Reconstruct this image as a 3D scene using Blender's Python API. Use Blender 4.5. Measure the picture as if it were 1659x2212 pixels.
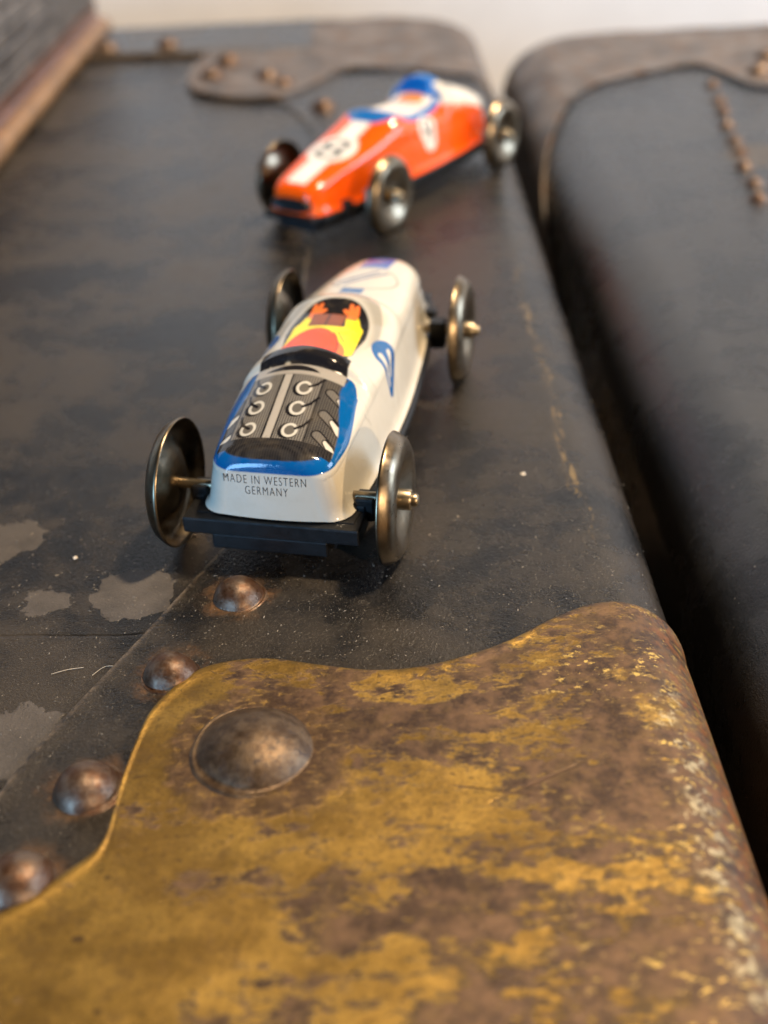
import bpy, math, random
import numpy as np

# ------------------------------------------------------------------ scene, camera, world, lights
scene = bpy.context.scene
for o in list(bpy.data.objects):
    bpy.data.objects.remove(o)
C = scene.collection
MM = 0.001
random.seed(7)
rng = np.random.default_rng(11)

PITCH, ROLL, F_PX, IMG_H = math.radians(32.6307), math.radians(3.1266), 2597.16, 2212.0
cam_data = bpy.data.cameras.new('camera')
cam = bpy.data.objects.new('camera', cam_data)
C.objects.link(cam)
scene.camera = cam
_c, _s = math.cos(PITCH), math.sin(PITCH)
_r0, _d0, _f0 = np.array([1, 0, 0.]), np.array([0, -_s, -_c]), np.array([0, _c, -_s])
_U = math.cos(ROLL) * _r0 + math.sin(ROLL) * _d0
_V = -math.sin(ROLL) * _r0 + math.cos(ROLL) * _d0
from mathutils import Matrix, Vector
cam.matrix_world = Matrix(((_U[0], -_V[0], -_f0[0], 0), (_U[1], -_V[1], -_f0[1], 0), (_U[2], -_V[2], -_f0[2], 0.070), (0, 0, 0, 1)))
cam_data.sensor_fit = 'VERTICAL'
cam_data.sensor_height = 24.0
cam_data.sensor_width = 18.0
cam_data.lens = 24.0 * F_PX / IMG_H
cam_data.clip_start = 0.005
cam_data.clip_end = 20
cam_data.dof.use_dof = True
cam_data.dof.focus_distance = 0.111
cam_data.dof.aperture_fstop = cam_data.lens / 2.0      # 2.0 mm entrance pupil, a phone lens

world = bpy.data.worlds.new('World')
scene.world = world
world.use_nodes = True
bg = world.node_tree.nodes['Background']
bg.inputs[0].default_value = (0.95, 0.86, 0.76, 1)
bg.inputs[1].default_value = 0.02

def area(name, loc, target, size, power, color, shape='DISK', size_y=None):
    d = bpy.data.lights.new(name, 'AREA')
    d.shape = shape
    d.size = size
    if size_y:
        d.size_y = size_y
    d.energy = power
    d.color = color
    o = bpy.data.objects.new(name, d)
    C.objects.link(o)
    o.location = loc
    o.rotation_euler = (Vector(target) - Vector(loc)).to_track_quat('-Z', 'Y').to_euler()
    return o
# a warm ceiling lamp, a second warm lamp further into the room, a window behind on the left and one on the right
area('ceiling_lamp', (0.48, 0.34, 1.20), (0, 0.14, 0), 0.10, 26.0, (1.0, 0.76, 0.49))
area('room_lamp', (1.25, -1.70, 0.74), (0.1, 0.3, 0), 0.10, 32.0, (1.0, 0.70, 0.41))
area('window_left', (-1.10, -1.05, 0.34), (0, 0.12, 0), 0.6, 25.0, (0.29, 0.60, 1.0), 'RECTANGLE', 0.6)
area('window_right', (0.95, 0.16, 0.40), (0.30, 0.44, -0.02), 0.45, 9.5, (0.58, 0.76, 1.0), 'RECTANGLE', 0.45)

scene.view_settings.view_transform = 'Standard'
scene.view_settings.look = 'None'
scene.view_settings.gamma = 1.0
scene.view_settings.exposure = 0.14
scene.render.engine = 'CYCLES'
scene.cycles.use_denoising = True
scene.cycles.max_bounces = 6

# ------------------------------------------------------------------ small node language
class Mat:
    def __init__(self, name, metallic=0.0, rough=0.5, color=(0.5, 0.5, 0.5), spec=0.5, coat=0.0):
        self.m = bpy.data.materials.new(name)
        self.m.use_nodes = True
        self.t = self.m.node_tree
        self.b = self.t.nodes['Principled BSDF']
        self.set('Base Color', (*color, 1))
        self.set('Metallic', metallic)
        self.set('Roughness', rough)
        self.set('Specular IOR Level', spec)
        self.set('Coat Weight', coat)
        self._P = None
    def n(self, typ, **kw):
        nd = self.t.nodes.new(typ)
        for k, v in kw.items():
            setattr(nd, k, v)
        return nd
    def link(self, v, sock):
        if isinstance(v, bpy.types.NodeSocket):
            self.t.links.new(v, sock)
        elif isinstance(v, (tuple, list)) and sock.type == 'RGBA' and len(v) == 3:
            sock.default_value = (*v, 1)
        else:
            sock.default_value = v
    def set(self, name, v):
        self.link(v, self.b.inputs[name])
    @property
    def P(self):                                  # object coordinates in millimetres
        if self._P is None:
            tc = self.n('ShaderNodeTexCoord')
            self._P = self.vmul(tc.outputs['Object'], (1000, 1000, 1000))
        return self._P
    def vmul(self, v, s):
        nd = self.n('ShaderNodeVectorMath', operation='MULTIPLY')
        self.link(v, nd.inputs[0]); self.link(s, nd.inputs[1])
        return nd.outputs[0]
    def vadd(self, v, s):
        nd = self.n('ShaderNodeVectorMath', operation='ADD')
        self.link(v, nd.inputs[0]); self.link(s, nd.inputs[1])
        return nd.outputs[0]
    def dist(self, v, p):
        nd = self.n('ShaderNodeVectorMath', operation='DISTANCE')
        self.link(v, nd.inputs[0]); self.link(p, nd.inputs[1])
        return nd.outputs['Value']
    def xyz(self, v):
        nd = self.n('ShaderNodeSeparateXYZ')
        self.link(v, nd.inputs[0])
        return nd.outputs
    def math(self, op, a, b=0.0, c=None, clamp=False):
        nd = self.n('ShaderNodeMath', operation=op, use_clamp=clamp)
        self.link(a, nd.inputs[0]); self.link(b, nd.inputs[1])
        if c is not None:
            self.link(c, nd.inputs[2])
        return nd.outputs[0]
    def noise(self, v, scale, detail=4, rough=0.55, color=False, dist=0.0):
        nd = self.n('ShaderNodeTexNoise')
        self.link(v, nd.inputs['Vector'])
        nd.inputs['Scale'].default_value = scale
        nd.inputs['Detail'].default_value = detail
        nd.inputs['Roughness'].default_value = rough
        nd.inputs['Distortion'].default_value = dist
        return nd.outputs['Color' if color else 'Fac']
    def voro(self, v, scale, feature='F1'):
        nd = self.n('ShaderNodeTexVoronoi', feature=feature)
        self.link(v, nd.inputs['Vector'])
        nd.inputs['Scale'].default_value = scale
        return nd.outputs
    def ss(self, x, lo, hi, a=0.0, b=1.0):        # smoothstep map
        nd = self.n('ShaderNodeMapRange', interpolation_type='SMOOTHSTEP')
        self.link(x, nd.inputs[0])
        nd.inputs[1].default_value = lo; nd.inputs[2].default_value = hi
        nd.inputs[3].default_value = a; nd.inputs[4].default_value = b
        return nd.outputs[0]
    def lin(self, x, lo, hi, a=0.0, b=1.0):
        nd = self.n('ShaderNodeMapRange')
        self.link(x, nd.inputs[0])
        nd.inputs[1].default_value = lo; nd.inputs[2].default_value = hi
        nd.inputs[3].default_value = a; nd.inputs[4].default_value = b
        return nd.outputs[0]
    def mix(self, f, a, b):
        nd = self.n('ShaderNodeMix', data_type='RGBA')
        self.link(f, nd.inputs[0])
        self.link(a, nd.inputs[6]); self.link(b, nd.inputs[7])
        return nd.outputs[2]
    def mixf(self, f, a, b):
        nd = self.n('ShaderNodeMix', data_type='FLOAT')
        self.link(f, nd.inputs[0]); self.link(a, nd.inputs[2]); self.link(b, nd.inputs[3])
        return nd.outputs[0]
    def bump(self, h, strength=0.5, distance=0.0005, normal=None):
        nd = self.n('ShaderNodeBump')
        nd.inputs['Strength'].default_value = strength
        nd.inputs['Distance'].default_value = distance
        self.link(h, nd.inputs['Height'])
        if normal is not None:
            self.link(normal, nd.inputs['Normal'])
        self.t.links.new(nd.outputs[0], self.b.inputs['Normal'])
        return nd.outputs[0]
    def spots(self, spots, wob_scale=0.35, soft=0.35):
        """union of irregular round patches: list of (x, y, radius, wobble)"""
        x = self.xyz(self.P)
        flat = self.n('ShaderNodeCombineXYZ')
        self.link(x[0], flat.inputs[0]); self.link(x[1], flat.inputs[1])
        wob = self.math('SUBTRACT', self.noise(self.P, wob_scale, 4, 0.6), 0.5)
        acc = None
        for (px, py, r, wb) in spots:
            d = self.dist(flat.outputs[0], (px, py, 0.0))
            d = self.math('MULTIPLY_ADD', wob, wb * 2, d)
            k = self.ss(d, r - soft, r + soft, 1.0, 0.0)
            acc = k if acc is None else self.math('MAXIMUM', acc, k)
        return acc

# ------------------------------------------------------------------ materials
def mat_fibre(name, c1, c2, stains, rust, worn, tint=(0.100, 0.087, 0.078)):
    M = Mat(name, rough=0.3, spec=0.36)
    P = M.P
    big = M.noise(P, 0.045, 6, 0.6)
    mid = M.noise(P, 0.28, 6, 0.65)
    fine = M.noise(P, 2.6, 3, 0.6)
    grain = M.noise(P, 7.0, 2, 0.5)
    col = M.mix(M.ss(M.math('MULTIPLY_ADD', mid, 0.45, big), 0.58, 0.84), c1, c2)
    st = M.spots(stains, 0.55, 0.12)
    st_in = M.math('MULTIPLY', st, M.lin(mid, 0.3, 0.7, 0.55, 1.0))
    col = M.mix(M.math('MULTIPLY', st_in, 0.75), col, tint)
    ru = M.spots(rust, 0.5, 1.1)
    ru = M.math('MULTIPLY', ru, M.math('MULTIPLY', M.lin(fine, 0.25, 0.7, 0.1, 0.9), M.ss(M.noise(P, 0.45, 4, 0.65), 0.36, 0.6)))
    col = M.mix(ru, col, (0.13, 0.062, 0.022))
    if worn:                                     # paint rubbed through along the bend of the edge
        x = M.xyz(P)
        wx, y0, y1 = worn
        wob = M.math('MULTIPLY', M.math('SUBTRACT', M.noise(P, 0.12, 3, 0.5), 0.5), 3.0)
        d = M.math('ABSOLUTE', M.math('SUBTRACT', M.math('ADD', x[0], wob), wx))
        wo = M.math('MULTIPLY', M.ss(d, 0.95, 0.35), M.ss(M.noise(M.vmul(P, (1.3, 0.30, 1)), 1.1, 7, 0.78), 0.51, 0.60))
        wo = M.math('MULTIPLY', wo, M.math('MULTIPLY', M.ss(x[1], y0, y0 + 12), M.ss(x[1], y1, y1 - 8)))
        col = M.mix(M.math('MULTIPLY', wo, 0.6), col, (0.27, 0.18, 0.065))
    rim = M.n('ShaderNodeAttribute', attribute_name='rim').outputs['Fac']
    rm = M.math('MULTIPLY', rim, M.ss(M.noise(P, 0.9, 5, 0.7), 0.35, 0.62))
    col = M.mix(M.math('MULTIPLY', rm, 0.9), col, (0.20, 0.15, 0.10))
    # dust: tiny pale specks, thick in some places
    vo = M.voro(M.vadd(P, M.noise(P, 1.4, 2, 0.5, True)), 0.95)
    sz = M.lin(vo['Color'], 0.0, 1.0, -0.10, 0.10)
    dust = M.math('LESS_THAN', vo['Distance'], sz)
    vo2 = M.voro(M.vadd(P, M.noise(P, 2.0, 2, 0.5, True)), 1.35)
    dust2 = M.math('LESS_THAN', vo2['Distance'], M.lin(vo2['Color'], 0.0, 1.0, -0.22, 0.14))
    du = M.math('MULTIPLY', M.math('MAXIMUM', dust, dust2), M.ss(big, 0.3, 0.6, 0.35, 0.85))
    haze = M.math('MULTIPLY', M.ss(grain, 0.50, 0.75), M.ss(big, 0.35, 0.65, 0.06, 0.2))
    col = M.mix(haze, col, (0.16, 0.13, 0.105))
    col = M.mix(du, col, (0.36, 0.31, 0.25))
    M.set('Base Color', col)
    ro = M.math('ADD', M.lin(mid, 0.3, 0.72, 0.19, 0.30), M.lin(big, 0.35, 0.65, -0.03, 0.10))
    ro = M.mixf(st, ro, 0.5)
    ro = M.mixf(M.math('MULTIPLY', ru, 0.7), ro, 0.7)
    M.set('Roughness', ro)
    h = M.math('MULTIPLY_ADD', fine, 0.6, M.math('MULTIPLY', grain, 0.5))
    h = M.math('MULTIPLY_ADD', mid, 0.35, h)
    xx = M.xyz(P)
    cy = M.math('SUBTRACT', xx[1], M.math('MULTIPLY_ADD', M.noise(P, 0.09, 3, 0.5), 3.0, 88.6))
    cr = M.math('MULTIPLY', M.ss(M.math('ABSOLUTE', cy), 0.30, 0.03), M.ss(xx[0], -22, -26))
    h = M.math('MULTIPLY_ADD', cr, -1.1, h)
    h = M.math('MULTIPLY_ADD', st, 0.45, h)
    M.bump(h, 0.75, 0.00016)
    return M.m

def mat_brass(name):
    M = Mat(name, metallic=0.7, rough=0.42)
    P = M.P
    x = M.xyz(P)
    Q = M.vmul(P, (0.62, 1.0, 0.7))
    broad = M.noise(Q, 0.085, 8, 0.66)
    strk = M.noise(M.vmul(P, (0.36, 1.0, 0.5)), 0.42, 8, 0.74)
    fine = M.noise(Q, 1.3, 6, 0.7)
    bias = M.lin(x[0], -26, 24, -0.045, 0.10)
    nearb = M.ss(x[1], 66, 48, 0.0, 0.035)
    m = M.math('ADD', M.math('MULTIPLY_ADD', strk, 0.42, M.math('MULTIPLY', broad, 0.62)), bias)
    m = M.math('ADD', m, nearb)
    m = M.math('MULTIPLY_ADD', M.math('SUBTRACT', fine, 0.5), 0.22, m)
    ring = M.spots([(-12.6, 72.2, 7.6, 4.0)], 0.35, 0.9)
    ring = M.math('MULTIPLY', ring, M.ss(fine, 0.30, 0.50))
    pat = M.math('MAXIMUM', M.ss(m, 0.547, 0.592), M.math('MULTIPLY', ring, 0.9))
    # top right shoulder is almost wholly brown, with bright scraped flecks
    sh = M.ss(M.math('ADD', x[0], M.math('MULTIPLY', x[1], 0.55)), 56.0, 66.0)
    pat = M.math('MAXIMUM', pat, M.math('MULTIPLY', sh, M.ss(fine, 0.40, 0.50)))
    tone = M.noise(P, 0.5, 5, 0.7)
    brown = M.mix(M.ss(tone, 0.38, 0.66), (0.045, 0.025, 0.017), (0.145, 0.082, 0.044))
    rust = M.math('MULTIPLY', M.ss(x[0], 20, 25.5), M.ss(M.noise(P, 0.8, 5, 0.7), 0.45, 0.62))
    brown = M.mix(rust, brown, (0.26, 0.085, 0.018))
    gold = M.mix(M.ss(M.noise(Q, 0.20, 5, 0.6), 0.35, 0.7), (0.205, 0.120, 0.026), (0.400, 0.245, 0.056))
    speck = M.math('LESS_THAN', M.voro(Q, 0.55)['Distance'], M.lin(M.voro(Q, 0.55)['Color'], 0, 1, -0.10, 0.22))
    pit = M.voro(M.vadd(Q, M.noise(P, 1.2, 3, 0.6, True)), 1.25)
    pit = M.math('LESS_THAN', pit['Distance'], M.lin(pit['Color'], 0, 1, -0.22, 0.30))
    col = M.mix(pat, gold, brown)
    col = M.mix(M.math('MULTIPLY', speck, 0.8), col, (0.075, 0.045, 0.025))
    col = M.mix(M.math('MULTIPLY', pit, 0.55), col, (0.085, 0.050, 0.022))
    # scraped bright brass flecks
    rg = M.math('MULTIPLY', ring, M.ss(M.noise(P, 0.7, 5, 0.7), 0.40, 0.56))
    col = M.mix(M.math('MULTIPLY', rg, 0.8), col, (0.050, 0.026, 0.014))
    fl = M.noise(M.vmul(P, (0.62, 1.1, 0.8)), 1.1, 7, 0.75)
    flm = M.math('MULTIPLY', M.ss(fl, 0.565, 0.60), M.ss(M.noise(P, 0.11, 3, 0.5), 0.40, 0.58))
    flm = M.math('MULTIPLY', flm, M.ss(x[0], 6, 15))
    # pale worn line along the bent edge
    e = M.math('ABSOLUTE', M.math('SUBTRACT', M.math('MULTIPLY_ADD', M.noise(P, 0.25, 3, 0.6), 5.0, x[0]), 24.0))
    ln = M.math('MULTIPLY', M.ss(e, 1.6, 0.5), M.ss(M.noise(P, 0.75, 6, 0.75), 0.51, 0.58))
    ln = M.math('MULTIPLY', ln, M.ss(x[1], 84, 72))
    col = M.mix(flm, col, (0.58, 0.40, 0.11))
    col = M.mix(M.math('MULTIPLY', ln, 0.85), col, (0.48, 0.40, 0.24))
    # fine grain in the tarnish
    gr = M.noise(P, 4.0, 3, 0.6)
    col = M.mix(M.ss(gr, 0.48, 0.72, 0, 0.5), col, (0.085, 0.05, 0.02))
    col = M.mix(M.ss(M.noise(P, 1.6, 4, 0.65), 0.50, 0.72, 0, 0.6), col, (0.11, 0.062, 0.024))
    col = M.mix(M.ss(M.noise(P, 0.33, 6, 0.7), 0.50, 0.66, 0, 0.55), col, (0.13, 0.078, 0.03))
    rim = M.n('ShaderNodeAttribute', attribute_name='rim').outputs['Fac']
    rm = M.math('MULTIPLY', rim, M.ss(M.noise(P, 0.7, 5, 0.7), 0.42, 0.6))
    col = M.mix(M.math('MULTIPLY', rm, 0.35), col, (0.36, 0.24, 0.065))
    # a couple of scratches
    y_s = M.math('SUBTRACT', x[1], M.math('MULTIPLY_ADD', x[0], 0.50, 62.8))
    scr = M.math('MULTIPLY', M.ss(M.math('ABSOLUTE', y_s), 0.16, 0.04), M.math('MULTIPLY', M.ss(x[0], 5.0, 6.5), M.ss(x[0], 13.5, 11)))
    y_t = M.math('SUBTRACT', x[1], M.math('MULTIPLY_ADD', x[0], -0.24, 68.2))
    scr2 = M.math('MULTIPLY', M.ss(M.math('ABSOLUTE', y_t), 0.14, 0.03), M.math('MULTIPLY', M.ss(x[0], 2.0, 3.5), M.ss(x[0], 9.5, 8)))
    sc = M.math('MAXIMUM', scr, scr2)
    col = M.mix(M.math('MULTIPLY', sc, 0.75), col, (0.10, 0.05, 0.025))
    M.set('Base Color', col)
    pal = M.math('MAXIMUM', ln, M.math('MULTIPLY', flm, 0.3))
    M.set('Metallic', M.mixf(pal, M.mixf(pat, 0.75, 0.5), 0.55))
    M.set('Roughness', M.mixf(pat, M.lin(tone, 0.3, 0.7, 0.36, 0.50), M.lin(tone, 0.3, 0.7, 0.40, 0.58)))
    h = M.math('MULTIPLY_ADD', pat, 0.55, M.math('MULTIPLY', fine, 0.7))
    h = M.math('MULTIPLY_ADD', gr, 0.25, h)
    h = M.math('MULTIPLY_ADD', sc, -1.0, h)
    h = M.math('MULTIPLY_ADD', pit, -0.35, h)
    M.bump(h, 0.5, 0.00018)
    return M.m

def mat_plate_dull(name):
    M = Mat(name, metallic=0.25, rough=0.5)
    P = M.P
    a = M.noise(P, 0.09, 7, 0.7); b = M.noise(P, 0.22, 6, 0.7)
    col = M.mix(M.ss(a, 0.40, 0.60), (0.060, 0.048, 0.041), (0.135, 0.110, 0.094))
    col = M.mix(M.ss(b, 0.52, 0.62, 0, 0.8), col, (0.11, 0.055, 0.024))
    M.set('Base Color', col)
    M.set('Roughness', M.lin(b, 0.3, 0.7, 0.4, 0.62))
    M.bump(b, 0.4, 0.0003)
    return M.m

def mat_rivet(name, ca=(0.085, 0.040, 0.020), cb=(0.15, 0.105, 0.075), r0=0.24, r1=0.50):
    M = Mat(name, metallic=0.75, rough=0.38)
    P = M.P
    tc = M.n('ShaderNodeObjectInfo')
    P = M.vadd(P, M.vmul(tc.outputs['Location'], (9000, 9000, 0)))
    a = M.noise(P, 0.55, 5, 0.65); b = M.noise(P, 1.5, 6, 0.75)
    col = M.mix(M.ss(a, 0.40, 0.60), ca, cb)
    col = M.mix(M.ss(b, 0.52, 0.66), col, (0.04, 0.026, 0.020))
    M.set('Base Color', col)
    M.set('Metallic', M.lin(b, 0.35, 0.65, 0.8, 0.4))
    M.set('Roughness', M.lin(b, 0.3, 0.7, r0, r1))
    M.bump(M.math('MULTIPLY_ADD', a, 0.8, b), 0.4, 0.00016)
    return M.m

def mat_wheel(name):
    M = Mat(name, metallic=1.0, rough=0.27)
    P = M.P
    a = M.noise(P, 0.35, 5, 0.6); b = M.noise(P, 1.1, 5, 0.6)
    M.set('Base Color', M.mix(M.ss(a, 0.35, 0.68), (0.155, 0.118, 0.076), (0.265, 0.210, 0.145)))
    M.set('Roughness', M.lin(b, 0.3, 0.7, 0.26, 0.40))
    M.bump(b, 0.10, 0.00006)
    return M.m

def mat_paint(name):
    M = Mat(name, rough=0.14, spec=0.45)
    at = M.n('ShaderNodeAttribute', attribute_name='paint')
    P = M.P
    b = M.noise(P, 0.5, 4, 0.6); g = M.noise(P, 5.0, 2, 0.5)
    col = M.mix(M.ss(b, 0.45, 0.75, 0, 0.10), at.outputs['Color'], (0.30, 0.22, 0.12))
    chips = M.voro(M.vadd(P, M.noise(P, 3.0, 2, 0.5, True)), 0.42)
    ch = M.math('LESS_THAN', chips['Distance'], M.lin(chips['Color'], 0, 1, -0.30, 0.075))
    col = M.mix(M.math('MULTIPLY', ch, 0.85), col, (0.07, 0.05, 0.04))
    M.set('Base Color', col)
    M.set('Roughness', M.lin(b, 0.3, 0.7, 0.06, 0.13))
    M.bump(M.math('MULTIPLY_ADD', b, 1.0, M.math('MULTIPLY', g, 0.08)), 0.12, 0.0003)
    return M.m

def mat_plain(name, color, rough=0.5, metallic=0.0, bump=0.2, scale=1.5, var=0.35, spec=0.5, coat=0.0):
    M = Mat(name, metallic=metallic, rough=rough, spec=spec, coat=coat)
    P = M.P
    a = M.noise(P, scale, 5, 0.6); g = M.noise(P, scale * 5, 3, 0.6)
    dark = tuple(c * (1 - var) for c in color); lite = tuple(min(1, c * (1 + var)) for c in color)
    M.set('Base Color', M.mix(M.ss(a, 0.3, 0.7), dark, lite))
    M.set('Roughness', M.lin(g, 0.3, 0.7, max(0.05, rough - 0.08), rough + 0.08))
    M.bump(M.math('MULTIPLY_ADD', g, 0.3, a), bump, 0.0003)
    return M.m

NEAR_RIVETS = [(-16.6, 94.2), (-21.6, 82.9), (-26.4, 69.1), (-29.6, 59.9)]
NEAR_SIZES = [(2.55, 1.95), (2.5, 2.0), (2.75, 2.15), (2.8, 2.2)]
fib1 = mat_fibre('trunk_fibre', (0.0050, 0.0049, 0.0050), (0.033, 0.0265, 0.0200),
    [(-35.8, 95.6, 2.3, 2.0), (-27.2, 96.2, 4.2, 1.9), (-34.1, 75.8, 4.3, 2.2), (-42.5, 107, 3.7, 2.2), (-58, 119, 4, 5)],
    [(x, y, 3.1, 1.6) for x, y in NEAR_RIVETS],
    None)
fib_bind = mat_fibre('binding_fibre', (0.0052, 0.0052, 0.0055), (0.026, 0.021, 0.016),
    [(60, 90.0, 1.0, 1.0)],
    [(x, y, 3.3, 1.8) for x, y in NEAR_RIVETS],
    (18.8, 98, 182))
fib2 = mat_fibre('grey_trunk_fibre', (0.0105, 0.0115, 0.0135), (0.030, 0.031, 0.034),
    [(40, 230, 7, 3)], [(50, 240, 2.0, 1.0)], None)
brass = mat_brass('tarnished_brass')
big_rivet_m = mat_rivet('worn_brass_rivet', (0.060, 0.036, 0.020), (0.125, 0.084, 0.050), 0.30, 0.58)
dull = mat_plate_dull('dull_plate')
rivet_m = mat_rivet('rusty_rivet')
wheel_m = mat_wheel('tin_wheel')
steel_m = mat_plain('axle_steel', (0.33, 0.27, 0.185), 0.34, 1.0, 0.05, 2.0, 0.15)
plastic = mat_plain('black_plastic', (0.006, 0.006, 0.0065), 0.42, 0.0, 0.12, 0.8, 0.35, 0.3)
paint_m = mat_paint('litho_paint')
ink = mat_plain('print_ink', (0.010, 0.009, 0.010), 0.4, 0, 0.0, 3.0, 0.2)

# ------------------------------------------------------------------ mesh helpers
def link(o, parent=None):
    C.objects.link(o)
    if parent is not None:
        o.parent = parent
    return o

def mesh_obj(name, verts, faces, mat, parent=None, smooth=True, sharp=None):
    me = bpy.data.meshes.new(name)
    me.from_pydata([tuple(v) for v in (np.asarray(verts, float) * MM)], [], [tuple(int(i) for i in f) for f in faces])
    me.materials.append(mat)
    if smooth:
        me.polygons.foreach_set('use_smooth', [True] * len(me.polygons))
    me.update()
    if sharp is not None:
        me.set_sharp_from_angle(angle=math.radians(sharp))
    return link(bpy.data.objects.new(name, me), parent)

def empty(name, loc=(0, 0, 0), rz=0.0, label=None, cat=None, group=None):
    o = bpy.data.objects.new(name, None)
    o.empty_display_size = 0.01
    o.location = [c * MM for c in loc]
    o.rotation_euler = (0, 0, rz)
    tag(o, label, cat, group)
    return link(o)

def tag(o, label=None, cat=None, group=None, kind=None):
    if label: o['label'] = label
    if cat: o['category'] = cat
    if group: o['group'] = group
    if kind: o['kind'] = kind
    return o

def grid_faces(nu, nv, close_u=False, close_v=False, off=0):
    f = []
    for i in range(nu if close_u else nu - 1):
        for j in range(nv if close_v else nv - 1):
            a = i * nv + j; b = ((i + 1) % nu) * nv + j
            c = ((i + 1) % nu) * nv + (j + 1) % nv; d = i * nv + (j + 1) % nv
            f.append((a + off, b + off, c + off, d + off))
    return f

def lathe(profile, seg=48, axis='z'):
    """profile: (r, h) pairs -> verts, faces; r = 0 ends are closed by tiny rings"""
    pr = [(max(r, 1e-4), h) for r, h in profile]
    V = []
    for r, h in pr:
        for k in range(seg):
            a = 2 * math.pi * k / seg
            if axis == 'z':
                V.append((r * math.cos(a), r * math.sin(a), h))
            else:
                V.append((h, r * math.cos(a), r * math.sin(a)))
    F = []
    n = len(pr)
    for i in range(n - 1):
        for k in range(seg):
            F.append((i * seg + k, i * seg + (k + 1) % seg, (i + 1) * seg + (k + 1) % seg, (i + 1) * seg + k))
    return V, F

def box_vf(x0, x1, y0, y1, z0, z1, bev=0.25):
    """bevelled box as an extruded chamfered outline with chamfered top and bottom"""
    b = min(bev, (x1 - x0) * .3, (y1 - y0) * .3, (z1 - z0) * .3)
    def ring(i, z):
        return [(x0 + b, y0 + i, z), (x1 - b, y0 + i, z), (x1 - i, y0 + b, z), (x1 - i, y1 - b, z), (x1 - b, y1 - i, z), (x0 + b, y1 - i, z), (x0 + i, y1 - b, z), (x0 + i, y0 + b, z)]
    rings = [ring(b * .75, z0), ring(0, z0 + b), ring(0, z1 - b), ring(b * .75, z1)]
    V = [v for r in rings for v in r]
    F = [tuple(range(7, -1, -1))]
    for k in range(3):
        for j in range(8):
            F.append((k * 8 + j, k * 8 + (j + 1) % 8, (k + 1) * 8 + (j + 1) % 8, (k + 1) * 8 + j))
    F.append(tuple(range(24, 32)))
    return V, F

def join_vf(parts):
    V, F = [], []
    for v, f in parts:
        o = len(V)
        V += list(v); F += [tuple(i + o for i in q) for q in f]
    return V, F

def catmull(pts, n, closed=False):
    p = np.array(pts, float)
    if closed:
        p = np.vstack([p[-1], p, p[:2]])
    else:
        p = np.vstack([2 * p[0] - p[1], p, 2 * p[-1] - p[-2]])
    out = []
    for i in range(1, len(p) - 2):
        for t in np.linspace(0, 1, 24, endpoint=False):
            out.append(0.5 * (2 * p[i] + (p[i + 1] - p[i - 1]) * t + (2 * p[i - 1] - 5 * p[i] + 4 * p[i + 1] - p[i + 2]) * t * t + (3 * p[i] - p[i - 1] - 3 * p[i + 1] + p[i + 2]) * t ** 3))
    out.append(p[-2])
    out = np.array(out)
    d = np.r_[0, np.cumsum(np.linalg.norm(np.diff(out, axis=0), axis=1))]
    q = np.linspace(0, d[-1], n)
    return np.c_[[np.interp(q, d, out[:, k]) for k in range(out.shape[1])]].T

# ------------------------------------------------------------------ the setting
wall_m = mat_plain('wall_plaster', (0.88, 0.86, 0.82), 0.75, 0, 0.25, 0.05, 0.03)
floor_m = mat_plain('floor_boards', (0.20, 0.14, 0.09), 0.5, 0, 0.3, 0.02, 0.3)
w = mesh_obj('wall', [(-1600, 474, -170), (1600, 474, -170), (1600, 474, 260), (-1600, 474, 260)], [(0, 1, 2, 3)], wall_m)
tag(w, 'white plaster wall behind the trunks', kind='structure')
fl = mesh_obj('floor', [(-1600, -1500, -170), (1600, -1500, -170), (1600, 480, -170), (-1600, 480, -170)], [(0, 1, 2, 3)], floor_m)
tag(fl, 'floor under the trunks', kind='structure')

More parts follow.
